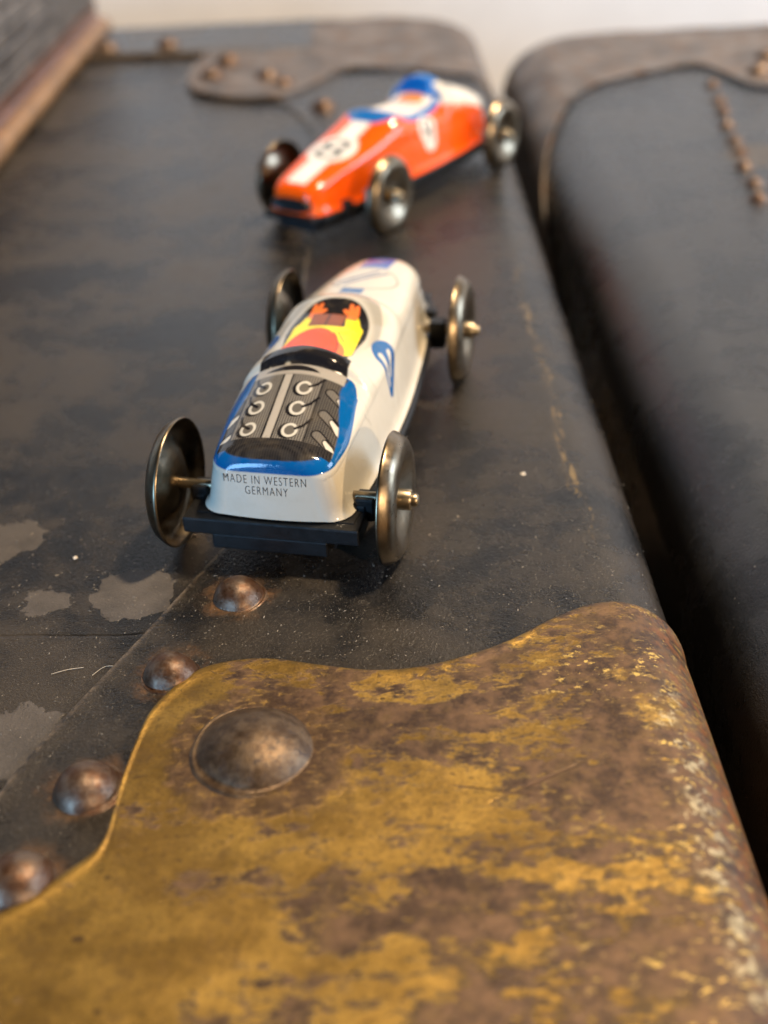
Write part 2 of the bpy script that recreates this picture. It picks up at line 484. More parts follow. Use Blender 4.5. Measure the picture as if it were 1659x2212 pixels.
# ------------------------------------------------------------------ trunks
class Slab:
    """a box with rounded plan corners and a rounded top edge; W() bends plan points over the edge"""
    def __init__(self, x0, x1, y0, y1, Rc, r):
        self.b = (x0, x1, y0, y1); self.Rc = Rc; self.r = r
    def W(self, p, off):
        p = np.atleast_2d(np.asarray(p, float)); off = np.broadcast_to(np.asarray(off, float), len(p))
        x0, x1, y0, y1 = self.b; Rc, r = self.Rc, self.r
        q = np.c_[np.clip(p[:, 0], x0 + Rc, x1 - Rc), np.clip(p[:, 1], y0 + Rc, y1 - Rc)]
        v = p - q; d = np.linalg.norm(v, axis=1)
        n = v / np.maximum(d, 1e-9)[:, None]
        e = d - (Rc - r)                                   # distance past the start of the edge rounding
        ph = np.clip(e / r, 0, math.pi / 2)
        down = np.maximum(e - r * math.pi / 2, 0)
        base = np.where((e > 0)[:, None], q + n * (Rc - r)[..., None] if np.ndim(Rc) else q + n * (Rc - r), p)
        rr = r + off
        X = base + np.where((e > 0)[:, None], n * (rr * np.sin(ph))[:, None], 0)
        Z = -r + np.where(e > 0, rr * np.cos(ph), rr) - down
        return np.c_[X, Z]
    def mesh(self, depth):
        x0, x1, y0, y1 = self.b; Rc, r = self.Rc, self.r
        def outline(R):
            pts = []
            for cx, cy, a0 in ((x1 - Rc, y1 - Rc, 0), (x0 + Rc, y1 - Rc, 90), (x0 + Rc, y0 + Rc, 180), (x1 - Rc, y0 + Rc, 270)):
                for k in range(13):
                    a = math.radians(a0 + 90 * k / 12)
                    pts.append((cx + R * math.cos(a), cy + R * math.sin(a)))
            return pts
        V, F, n = [], [], 52
        rings = [(Rc - r + r * math.sin(a), -r * (1 - math.cos(a))) for a in np.linspace(0, math.pi / 2, 11)] + [(Rc, -depth)]
        for R, z in rings:
            V += [(x, y, z) for x, y in outline(R)]
        for i in range(len(rings) - 1):
            for j in range(n):
                F.append((i * n + j, (i + 1) * n + j, (i + 1) * n + (j + 1) % n, i * n + (j + 1) % n))
        F.append(tuple(range(n)))
        F.append(tuple(reversed(range((len(rings) - 1) * n, len(rings) * n))))
        return V, F

def patch(name, slab, B, A, thick, mat, parent, nB=260, bead=0.0, wav=0.0, edge=0.45, under=0.0):
    """a sheet laid over the slab: fan/ruled grid from inner curve A to outer curve B (plan, unrolled)"""
    Bc = catmull(B, nB)
    A = np.asarray(A, float)
    Ac = np.repeat(A[None], nB, 0) if A.ndim == 1 else catmull(A, nB)
    L = np.linalg.norm(Bc - Ac, axis=1)
    ds = [0.0, 0.06, 0.16, 0.3, 0.5, 0.8, 1.2, 1.7, 2.4]           # distances from the rim, mm
    rows = []
    for d in ds:
        k = 1 - d / np.maximum(L, 6.0)
        rows.append((Ac + (Bc - Ac) * k[:, None], d))
    for t in np.linspace(0.97, 0.0 if A.ndim > 1 else 0.02, 44):
        k = (1 - 2.4 / np.maximum(L, 6.0)) * t
        rows.append((Ac + (Bc - Ac) * k[:, None], 2.4 + (1 - t) * 20))
    rimv = [np.ones(nB)] + [np.full(nB, math.exp(-(max(0, d - .1) / .45) ** 2)) for _, d in rows]
    V = [slab.W(Ac + (Bc - Ac) * (1 - under / np.maximum(L, 6.0))[:, None], -0.12)]
    for p, d in rows:
        x = min(d / edge, 1.0)
        off = thick * (0.35 + 0.65 * math.sqrt(max(0.0, 1 - (1 - x) ** 2)))
        off = off + bead * math.exp(-((d - 0.9) / 0.5) ** 2) - bead * 0.6 * math.exp(-((d - 2.0) / 0.5) ** 2)
        off = off + wav * (np.sin(p[:, 0] * 0.31 + 1) * np.sin(p[:, 1] * 0.27)) * min(1, d / 3)
        V.append(slab.W(p, off))
    V = np.concatenate(V)
    F = grid_faces(len(rows) + 1, nB)
    o = mesh_obj(name, V, F, mat, parent, True)
    me = o.data
    me.attributes.new('rim', 'FLOAT', 'POINT').data.foreach_set('value', np.concatenate(rimv).astype(np.float32))
    # make the normals point outwards (away from the slab)
    up = sum(pl.normal.z * pl.area for pl in me.polygons)
    if up < 0:
        me.flip_normals()
    return o

def dome(name, R, h, mat, parent, at, seg=36, foot=0.35):
    Rs = (R * R + h * h) / (2 * h)
    a0 = math.asin(min(1, R / Rs)) if h <= R else math.pi / 2
    prof = [(R + foot, -0.15), (R + foot * 0.6, 0.04), (R + foot * 0.15, 0.12)]
    for a in np.linspace(a0, 0.0, 12):
        prof.append((Rs * math.sin(a), h - Rs + Rs * math.cos(a)))
    V, F = lathe(prof, seg)
    V = np.array(V)
    a = np.arctan2(V[:, 1], V[:, 0]); k = 1 + 0.02 * np.sin(2 * a + at[0]) + 0.012 * np.sin(5 * a + at[1])
    V[:, 0] *= k; V[:, 1] *= k
    o = mesh_obj(name, V, F, mat, parent, True)
    o.location = [c * MM for c in at]
    o.rotation_euler = (random.uniform(-.05, .05), random.uniform(-.05, .05), random.uniform(0, 6))
    return o

PS1 = 0.021
def loc1(X, Y):
    return (X * math.cos(PS1) - Y * math.sin(PS1), X * math.sin(PS1) + Y * math.cos(PS1))
trunk = empty('trunk', (0, 0, 0), -PS1, 'old black fibre trunk with brass corner plate, carrying both toy race cars', 'trunk')
s1 = Slab(-330, 24.8, -12, 384, 28, 6)
lid = mesh_obj('lid', *s1.mesh(170), fib1, trunk, True, 40)

# leather-like binding along the right-hand edge, flaring towards both corners
seam = [(-36, 40), (-35.4, 56), (-33.8, 68.5), (-30.2, 78.0), (-25.5, 88.4), (-20.7, 99.5), (-17.5, 108), (-15.5, 122), (-14.6, 150), (-14.4, 200), (-14.5, 245), (-16.5, 262), (-20.5, 276), (-26, 290), (-33, 306)]
patch('edge_binding', s1, seam, [(40, 30), (40, 120), (40, 220), (40, 318)], 0.65, fib_bind, trunk, 300, 0.05)
patch('edge_binding', s1, [(-320, 343), (-200, 343.5), (-110, 344), (-70, 343), (-40, 340), (-20, 338)], [(-320, 392), (-150, 392), (-20, 392)], 1.8, fib1, trunk, 120, 0.0, 0.0, 0.5, 3.0)

# the near corner plate
pl = [(-75, 46), (-52, 52.5), (-38, 55.4), (-30.3, 57.1), (-26.1, 60.7), (-23.9, 63.7), (-23.6, 69.9), (-23.2, 74.2), (-22.3, 78.5), (-19.5, 82.7), (-16.4, 84.1), (-12.6, 84.2), (-7.9, 83.0), (-3.7, 82.1), (0.4, 82.2), (4.6, 83.4), (8.9, 85.4), (13.5, 88.5), (17.7, 90.4), (22.2, 90.2), (26.5, 89.2), (30, 87.6), (35, 84.5), (40, 78), (42, 66), (42, 50), (42, 34)]
corner = patch('corner_plate', s1, pl, [(-40, 26), (-10, 26), (10, 26), (22, 26), (28, 30)], 1.2, brass, trunk, 420, 0.10, 0.07, 0.5, 0.8)
corner['label'] = 'mottled brass corner plate with wavy edge'
dome('rivet', 5.0, 2.3, big_rivet_m, corner, (-13.1, 72.4, 1.15), 56, 0.5)['label'] = 'large rusty dome rivet'
for (x, y), (R, h) in zip(NEAR_RIVETS, NEAR_SIZES):
    dome('rivet', R, h, rivet_m, trunk, (x, y, 0.6), 40, 0.4)
# the far corner plate and its rivets
fp = [(-50, 366), (-48, 345), (-50.5, 322), (-48, 303), (-42, 294.5), (-34, 290.5), (-25, 291), (-17.5, 301), (-10.5, 315.5), (-2, 313.5), (6, 310.5), (14, 305.5), (20, 300.5), (27, 297), (34, 296), (40, 300), (44, 320)]
far_plate = patch('corner_plate', s1, fp, [(-38, 398), (-20, 400), (5, 404), (22, 404), (30, 398), (36, 380), (36, 360)], 1.5, dull, trunk, 240, 0.0, 0.1, 0.3, 2.2)
far_plate['label'] = 'dull brown corner plate far along the trunk'
for x, y, R in ((-43.5, 312, 3.2), (-41, 327, 3.6), (-29.5, 309, 3.0), (-25, 300, 2.6), (-14.6, 279, 3.0), (-60, 350, 3.4), (-77, 350, 3.4), (-9.5, 262, 2.4)):
    on = y > 292 and x > -50
    dome('rivet', R, R * .7, rivet_m, far_plate if on else trunk, (x, y, 1.45 if on else (1.7 if y > 340 else 0.75)), 24)

# the second trunk
PS2, T2 = 0.026, (29.8, 0, 0)
def loc2(X, Y):
    X -= T2[0]
    return (X * math.cos(PS2) - Y * math.sin(PS2), X * math.sin(PS2) + Y * math.cos(PS2))
trunk2 = empty('trunk', T2, -PS2, 'grey-black trunk with a rivet row, standing beyond the narrow dark gap', 'trunk')
s2 = Slab(0, 330, 26, 353, 28, 11)
mesh_obj('lid', *s2.mesh(170), fib2, trunk2, True, 40)
w2 = [loc2(*q) for q in ((44, 262), (48, 277), (56.5, 289), (69, 297), (81, 301.6), (85.5, 291), (88, 280), (93, 276), (104, 274), (130, 276), (170, 276))]
p2 = [(-24, 205), (-16, 214), (-9, 226), (-3, 240), (1.5, 252)] + w2[1:]
plate2 = patch('corner_plate', s2, p2, [(-14, 330), (-4, 352), (14, 366), (40, 370), (90, 370), (150, 370)], 1.0, dull, trunk2, 260, 0.0, 0.1, 0.25, 1.6)
plate2['label'] = 'dull brown wavy corner plate of the second trunk'
for X, Y in ((80.6, 283), (78.4, 268.5), (77, 260), (74.8, 249), (73.4, 238), (72.3, 230.5), (70.6, 221.5), (69.6, 211.5), (67.8, 203)):
    x, y = loc2(X, Y)
    dome('rivet', 1.75, 1.35, rivet_m, trunk2, (x, y, 0.0), 20)
for X, Y, R in ((93, 289, 3.2), (99, 303, 3.0)):
    x, y = loc2(X, Y)
    dome('rivet', R, R * .7, rivet_m, plate2, (x, y, 0.95), 24)

# ------------------------------------------------------------------ flat box on the trunk, with crumpled foil on top
box_wood = mat_plain('box_grey_wood', (0.060, 0.052, 0.046), 0.5, 0, 0.5, 0.12, 0.6)
box_brown = mat_plain('box_dark_wood', (0.095, 0.045, 0.032), 0.42, 0, 0.3, 0.2, 0.35)
box_tan = mat_plain('box_tan_edge', (0.21, 0.112, 0.045), 0.36, 0.2, 0.3, 0.15, 0.3)
box = empty('flat_box', (-75.5, 0, 0), 0.0, 'low grey wooden box with ridged side and tan foot moulding', 'box')
def extr(name, prof, y0, y1, mat, parent, sharp=35):
    n = len(prof); ys = [y0, y0 + 0.3] + list(np.linspace(y0 + 4, y1 - 4, 24)) + [y1 - 0.3, y1]
    V = []
    for i, y in enumerate(ys):
        for x, z in prof:
            V.append((x + 0.12 * math.sin(y * .13 + z), y, z))
    F = grid_faces(len(ys), n, False, True)
    F.append(tuple(range(n))); F.append(tuple(reversed(range((len(ys) - 1) * n, len(ys) * n))))
    o = mesh_obj(name, V, F, mat, parent, True, sharp)
    import bmesh
    bm = bmesh.new(); bm.from_mesh(o.data); bmesh.ops.recalc_face_normals(bm, faces=bm.faces); bm.to_mesh(o.data); bm.free()
    return o
prof = [(0.2, 0.02), (1.1, 0.5), (1.7, 1.5), (1.8, 2.7), (1.3, 3.8), (0.2, 4.6), (-3, 4.7), (-118, 4.7), (-118, 0.02)]
extr('foot_moulding', prof, 168, 384.5, box_tan, box)
prof = [(-1.0, 4.72), (-1.6, 5.6), (-1.9, 7.0), (-1.7, 8.3), (-0.9, 9.2), (-3, 9.25), (-116, 9.25), (-116, 4.72)]
extr('dark_band', prof, 169, 383.5, box_brown, box)
prof = [(-1.6, 9.28)]
for z in np.arange(9.6, 26.5, 0.35):
    g = 0.55 * max(0, math.cos((z - 10) * 2 * math.pi / 3.6)) ** 6
    prof.append((-1.3 + 0.35 * math.sin(z * .4) - g, z))
prof += [(-1.9, 27.0), (-3.2, 27.3), (-115, 27.3), (-115, 9.28)]
extr('side_panel', prof, 170, 382.5, box_wood, box, 50)
foil_m = mat_plain('dark_foil', (0.07, 0.055, 0.045), 0.10, 0.9, 0.6, 0.8, 0.75)
nu, nv = 90, 60
uu, vv = np.meshgrid(np.linspace(0, 1, nu), np.linspace(0, 1, nv), indexing='ij')
fz = np.zeros_like(uu)
for _ in range(70):
    kx, ky, ph = rng.normal(0, 22), rng.normal(0, 22), rng.uniform(0, 6.3)
    fz += np.abs(np.sin(kx * uu + ky * vv + ph)) * rng.uniform(0.2, 1.0) / 12
env = np.clip(np.minimum.reduce([uu, 1 - uu, vv, 1 - vv]) * 7, 0, 1)
Vt = np.c_[(-84 - 70 * vv).ravel() + rng.normal(0, .25, nu * nv), (178 + 175 * uu).ravel(), (27.35 + env * (1.5 + 4.2 * fz)).ravel()]
foil = mesh_obj('crumpled_foil', Vt - np.array([-84, 178, 0]), grid_faces(nu, nv), foil_m, None, False)
foil.location = (-84 * MM, 178 * MM, 0)
tag(foil, 'dark glittering crumpled foil lying on the low grey box', 'foil')

# ------------------------------------------------------------------ toy car bodies
def pchip(x, xp, yp):
    xp = np.array(xp, float); yp = np.array(yp, float); h = np.diff(xp); d = np.diff(yp) / h
    m = np.zeros_like(yp); m[0] = d[0]; m[-1] = d[-1]
    for i in range(1, len(xp) - 1):
        if d[i - 1] * d[i] > 0:
            w1 = 2 * h[i] + h[i - 1]; w2 = h[i] + 2 * h[i - 1]; m[i] = (w1 + w2) / (w1 / d[i - 1] + w2 / d[i])
    x = np.clip(x, xp[0], xp[-1]); i = np.clip(np.searchsorted(xp, x) - 1, 0, len(xp) - 2); t = (x - xp[i]) / h[i]
    return (2*t**3-3*t**2+1)*yp[i]+(t**3-2*t**2+t)*h[i]*m[i]+(-2*t**3+3*t**2)*yp[i+1]+(t**3-t**2)*h[i]*m[i+1]
S0, S1, Z0 = -3.9, 53.0, 5.9
ZT_WHITE = ([-3.9, 0, 9, 9.9, 10.6, 12.0, 12.5, 16, 23, 26.5, 28.5, 34, 41, 47, 53], [12.6, 13.5, 15.9, 16.1, 17.1, 17.2, 15.9, 15.6, 15.9, 16.7, 16.0, 15.1, 14.2, 13.2, 11.6])
ZT_ORANGE = ([-3.9, 2, 7.5, 8.6, 9.6, 11.6, 12.6, 16, 23, 27.5, 29.5, 34, 41, 47, 53], [13.4, 16.0, 17.4, 18.2, 19.5, 19.5, 16.9, 15.9, 15.9, 17.0, 16.2, 14.8, 13.2, 11.8, 10.4])
def ends(s, r0, r1):
    a = np.clip((r0 - (s - S0)) / r0, 0, 1); b = np.clip((r1 - (S1 - s)) / r1, 0, 1)
    return 1 - np.sqrt(1 - a ** 2), 1 - np.sqrt(1 - b ** 2)
def body_grid(ZT, NS=1.0, ns=300):
    s = np.concatenate([S0 + 2.2 * (1 - np.cos(np.linspace(0, np.pi / 2, int(24 * NS)))), np.linspace(S0 + 2.3, 9.4, int(130 * NS)),
                        np.linspace(9.45, 13, int(50 * NS)), np.linspace(13.1, 30, int(150 * NS)), np.linspace(30.2, 46, int(80 * NS)),
                        S1 - 6.8 * np.cos(np.linspace(0.02, np.pi / 2, int(50 * NS)))])
    w = pchip(s, [-3.9, 2, 10, 18, 32, 45, 53], [6.9, 7.6, 8.1, 8.2, 7.5, 6.1, 4.9])
    wedge = ZT is ZT_ORANGE                  # the orange car has a flatter, squarer nose
    a, b = ends(s, 2.2, 3.6 if wedge else 6.5); w = w - a * 2.2 - b * (1.3 if wedge else 3.4)
    ztu = pchip(s, *ZT)
    a, b = ends(s, 1.5, 2.6 if wedge else 5.0); zt = ztu - a * 1.5 - b * (1.5 if wedge else 3.2)
    zs = np.minimum(pchip(s, [-3.9, 2, 10, 20, 30, 45, 53], [10.3, 11, 11.8, 12, 11.6, 10, 8.2]), zt - 1.0)
    rows = []
    half = ns // 2 + 1
    nexp = pchip(s, [-3.9, 4, 9, 14, 22, 30, 53], [2.6, 2.4, 1.9, 1.9, 2.4, 3.0, 3.4] if wedge else [2.3, 2.12, 1.82, 1.82, 2.05, 2.25, 2.3])
    for si, wi, zi, zsi, nn in zip(s, w, zt, zs, nexp):
        k = np.linspace(0, 1, int(half * .32)); side = zsi - Z0
        zz = Z0 + side * k
        xs = wi * (1 - .11 * k ** 1.5) + .62 * np.exp(-(zz - Z0) / .5)
        th = np.linspace(0, np.pi / 2, half - len(k) + 1)[1:]
        cx = wi * .89 * np.cos(th) ** (2 / nn); cz = zsi + (zi - zsi) * np.sin(th) ** (2 / nn)
        x = np.r_[xs, cx]; z = np.r_[zz, cz]
        # even spacing along the section
        d = np.r_[0, np.cumsum(np.hypot(np.diff(x), np.diff(z)))]; q = np.linspace(0, d[-1], half)
        x = np.interp(q, d, x); z = np.interp(q, d, z); x[-1] = 0
        rows.append(np.c_[np.r_[x, -x[-2::-1]], np.full(2 * half - 1, si), np.r_[z, z[-2::-1]]])
    G = np.array(rows)
    kk = np.linspace(1, 0, int(56 * NS) + 1)[1:]
    def cap(sec, sgn):
        c = np.array([0, sec[0, 1], Z0]); out = []
        for k in kk:
            q = c + (sec - c) * k; q[:, 1] += sgn * .35 * (1 - k * k); out.append(q)
        return out
    return np.concatenate([np.array(cap(G[0], -1)[::-1]), G, np.array(cap(G[-1], 1))])

# print colours, linear
CREAM = (0.55, 0.505, 0.415); BLUE = (0.002, 0.085, 0.26); BLACK = (0.012, 0.011, 0.012); YELLOW = (0.82, 0.68, 0.02)
RED = (0.80, 0.065, 0.008); BROWN = (0.22, 0.055, 0.015); SKIN = (0.78, 0.17, 0.04); GREYP = (0.27, 0.25, 0.205)
ORANGE = (0.80, 0.085, 0.003); HALF = (0.40, 0.355, 0.29)
class Art:
    def __init__(self, P, base):
        self.l, self.s, self.z = P[:, 0], P[:, 1], P[:, 2]
        self.c = np.tile(np.array(base, float), (len(P), 1))
    def put(self, sd, col, soft=0.05, alpha=1.0, mask=None):
        """sd: signed distance, negative inside"""
        a = np.clip(0.5 - sd / (2 * soft), 0, 1) * alpha
        if mask is not None:
            a = a * mask
        self.c = self.c * (1 - a[:, None]) + np.asarray(col)[None] * a[:, None] if np.ndim(col) == 1 else self.c * (1 - a[:, None]) + col * a[:, None]
def cap_sd(x, y, ax, ay, bx, by, r, r2=None):
    dx, dy = bx - ax, by - ay
    t = np.clip(((x - ax) * dx + (y - ay) * dy) / (dx * dx + dy * dy + 1e-9), 0, 1)
    rr = r if r2 is None else r + (r2 - r) * t
    return np.hypot(x - ax - t * dx, y - ay - t * dy) - rr
def ell_sd(x, y, cx, cy, rx, ry, ang=0.0):
    c, s = math.cos(ang), math.sin(ang)
    u = (x - cx) * c + (y - cy) * s; v = -(x - cx) * s + (y - cy) * c
    return (np.sqrt((u / rx) ** 2 + (v / ry) ** 2) - 1) * min(rx, ry)
def sup_sd(x, y, cx, cy, rx, ry, n=2.6):
    return ((np.abs((x - cx) / rx) ** n + np.abs((y - cy) / ry) ** n) ** (1 / n) - 1) * min(rx, ry)
def half_tone(x, y, p, level):
    t = np.sin(2 * np.pi * (x + y) / p) * np.sin(2 * np.pi * (x - y) / p)
    return np.clip(level + 0.55 * t * (1 - abs(2 * level - 1)), 0, 1)

def paint_white(P):
    A = Art(P, CREAM); l, s, z = A.l, A.s, A.z
    al = np.abs(l); zt = pchip(s, [-3.9, 0, 9, 30], [12.6, 13.5, 15.9, 15.9]); dz = zt - z
    # blue border round the engine cover
    lim = np.interp(s, [-3.5, -1.5, 2.0], [1.62, 1.9, 2.5])
    sdb = np.maximum(dz - lim, s - 9.75 + np.clip(dz - 1.3, 0, 1.1) ** 2 * 1.6)
    A.put(sdb, BLUE, 0.06)
    eng = np.maximum.reduce([dz - 1.30, s - 9.5, np.where(s < -2.2, 12.25 - z, -1)])
    e = l + 0.95
    # side panels: dark halftone with wavy pipes
    g = half_tone(l * .9, s, 0.46, 0.13)
    col = np.array(BLACK) + g[:, None] * (np.array(HALF) - np.array(BLACK))
    A.put(eng, col, 0.06)
    for sg in (1, -1):
        cx = np.where(sg > 0, l, -l)
        for s0 in (5.6, 2.4, -0.5):
            wave = cap_sd(cx, s, 3.9, s0 + 0.9, 5.6, s0 - 0.4, 0.55)
            A.put(np.maximum(wave, eng), np.array(HALF) * .5, 0.06, 0.5)
            A.put(np.maximum(np.abs(wave) - .09, eng), BLACK, 0.05)
            ex = cap_sd(cx, s, 5.0, s0 + .25, 5.75, s0 - .75, 0.34)
            A.put(np.maximum(ex - .14, eng), BLACK, 0.05)
            A.put(np.maximum(ex, eng), CREAM, 0.05)
            A.put(np.maximum(cap_sd(cx, s, 4.95, s0 + .62, 5.5, s0 + .25, 0.16), eng), BLACK, 0.06)
    # top panel
    pan = np.maximum.reduce([np.abs(e) - 3.72, -0.95 - s, s - 8.25])
    A.put(pan - .16, BLACK, 0.05)
    g = half_tone(e * .8, s, 0.42, 0.31)
    A.put(pan, np.array(BLACK) + g[:, None] * (np.array(HALF) - np.array(BLACK)), 0.05)
    A.put(np.maximum(np.abs(e) - .62, pan), BLACK, 0.05)
    A.put(np.maximum(np.abs(e - .03) - .40, pan), np.array(HALF) * .92, 0.05)
    for sg, ex in ((-1, -2.2), (1, 2.1)):
        for s0 in (6.35, 3.45, 0.35):
            A.put(ell_sd(e, s, ex - .18, s0 - .12, 1.02, 1.12), BLACK, 0.06)
            d = ell_sd(e, s, ex, s0, .82, .98)
            A.put(d, CREAM, 0.05)
            A.put(ell_sd(e, s, ex, s0, .53, .66), np.array(HALF) * .28, 0.05)
            # ignition leads
            if sg < 0:
                A.put(cap_sd(e, s, ex + .05, s0 + .05, ex - .85, s0 + .75, .17), BLACK, 0.05)
                A.put(cap_sd(e, s, ex - .85, s0 + .75, ex - 1.2, s0 + 1.9, .15), BLACK, 0.05)
            else:
                A.put(cap_sd(e, s, ex + .5, s0 + .3, ex + 1.15, s0 + .8, .17), BLACK, 0.05)
                A.put(cap_sd(e, s, ex + 1.15, s0 + .8, ex + 1.75, s0 + 1.9, .15), BLACK, 0.05)
    # black bar rolling over the rear edge
    bar = np.maximum.reduce([s + 0.95, np.where(s < -2.2, 12.25 - z, -1), dz - 1.30])
    g = half_tone(e * .8, s + z, 0.42, 0.05)
    A.put(bar, np.array(BLACK) + g[:, None] * (np.array(HALF) * .6 - np.array(BLACK)), 0.05)
    # pale band and black lens in front of the panel
    band = np.maximum.reduce([8.3 - s, s - 9.85, al - 4.75])
    g = half_tone(l, s * .9, 0.44, 0.70)
    A.put(band, np.array(BLACK) + g[:, None] * (np.array(HALF) * 1.15 - np.array(BLACK)), 0.05)
    A.put(np.maximum(ell_sd(e, s, .2, 8.75, 2.9, .95), 8.85 - s), BLACK, 0.05)
    # black hoop
    A.put(np.maximum.reduce([9.8 - s, s - 12.4, al - 4.75]), BLACK, 0.06)
    A.put(np.maximum(np.abs(s - 12.2) - .14, al - 4.4), (0.30, 0.28, 0.25), 0.08, 0.9)
    # grey windscreen
    ws = np.maximum(np.where(s > 20, sup_sd(l, s, 0, 20, 5.75, 9.6, 2.3), al - 5.75 + (20 - s) * .28), 13.5 - s)
    A.put(np.maximum(ws, 15.5 - s), GREYP, 0.12, 0.85)
    A.put(np.maximum(np.where(s > 17, sup_sd(l, s, 0, 17, 5.15, 10.2, 2.3), al - 5.15), 12.4 - s), CREAM, 0.35, 0.8)
    # cockpit
    ck = np.maximum(np.where(s > 19, sup_sd(l, s, 0, 19, 4.55, 7.1, 2.5), al - 4.55 + (19 - s) * .16), 12.4 - s)
    A.put(ck, BLACK, 0.06)
    # driver
    for sg in (1, -1):
        x = l * sg
        arm = np.minimum(cap_sd(x, s, 3.0, 15.2, 2.95, 20.3, 1.0), cap_sd(x, s, 2.95, 20.0, 2.35, 22.4, .92, .72))
        A.put(arm - .1, BLACK, 0.05); A.put(arm, YELLOW, 0.06)
        hand = np.minimum.reduce([cap_sd(x, s, 2.25, 22.6, 1.95, 23.6, .62), cap_sd(x, s, 2.0, 23.6, 1.75, 24.9, .34, .22), cap_sd(x, s, 2.5, 23.4, 2.45, 24.8, .34, .22), cap_sd(x, s, 1.8, 23.2, 1.2, 23.9, .27)])
        A.put(np.maximum(hand, 22.2 - s), SKIN, 0.06)
    chest = np.maximum(np.abs(l + .3) - 2.8, np.abs(s - 18.2) - 2.3)
    A.put(chest, YELLOW, 0.08)
    tor = np.maximum(np.abs(l + .35) - 1.9, np.abs(s - 21.8) - 1.35)
    A.put(tor - .1, BLACK, 0.05); A.put(tor, BROWN, 0.06)
    A.put(np.maximum(np.abs(l + .35) - .13, tor), np.array(BROWN) * .25, 0.08)
    A.put(np.maximum(np.abs(s - 20.9) - .06, tor), np.array(BROWN) * .4, 0.06)
    for sg in (1, -1):
        A.put(cap_sd(l * sg, s, 1.5, 19.2, 2.6, 17.2, .07), np.array(BLACK), 0.05)
    face = ell_sd(l, s, -.6, 14.2, 3.9, 3.9)
    A.put(np.maximum(face, 12.45 - s), SKIN, 0.06)
    hel = ell_sd(l, s, -.9, 14.6, 3.15, 5.3)
    A.put(np.maximum(hel - .14, 12.45 - s), BLACK, 0.05, mask=(l > 1).astype(float)); A.put(np.maximum(hel, 12.45 - s), RED, 0.05)
    # nose: stripes and number
    st = np.maximum.reduce([np.abs(l - .15) - 1.35, 29.9 - s, s - 32.3]); A.put(st, BLUE, 0.1)
    st = np.maximum.reduce([np.abs(l - .15) - 1.85, 42.2 - s, s - 50]); A.put(st, np.array((0.02, 0.08, 0.33)), 0.1)
    ov = ell_sd(l, s, .3, 36.9, 4.0, 4.7); A.put(ov, CREAM, 0.1); A.put(np.abs(ov) - .16, GREYP, 0.1, .9)
    for off in (-.62, .55):
        A.put(cap_sd(l, s, -2.0 + off, 34.4 - off * .4, 1.9 + off, 40.0 - off * .4, .30), np.array((.10, .11, .18)), 0.1)
    # the drop-shaped number on each flank
    h = z + .6 * np.maximum(0, 7.6 - al)
    side = (al > 4.8).astype(float)
    dr = cap_sd(s, h, 18.9, 13.3, 17.0, 9.9, 2.5, .75); A.put(dr, BLUE, 0.07, mask=side)
    for k in (-1, 1):
        A.put(cap_sd(s, h, 18.9 + .95 * k, 13.9 - .35 * k, 17.5 + .5 * k, 10.9 + .35 * k, .40, .2), CREAM, 0.06, mask=side)
    # scuffs and scratches of use
    for _ in range(46):
        s0, a0, ln = rng.uniform(-3, 48), rng.uniform(-7.5, 7.5), rng.uniform(.3, 1.6)
        an = rng.uniform(0, 6.3)
        A.put(cap_sd(l, s, a0, s0, a0 + ln * math.cos(an), s0 + ln * math.sin(an), .018), np.array((0.16, 0.13, 0.10)) * rng.uniform(.5, 1.6), 0.06, rng.uniform(.25, .7), mask=(z > 7).astype(float))
    for _ in range(16):      # bare chips along the hoop and the engine edge
        a0 = rng.uniform(-4.6, 4.6); s0 = rng.choice([12.25, 9.85, 12.3]) + rng.normal(0, .08)
        A.put(ell_sd(l, s, a0, s0, rng.uniform(.06, .3), rng.uniform(.05, .14)), np.array((0.42, 0.35, 0.24)), 0.05, .9)
    return A.c

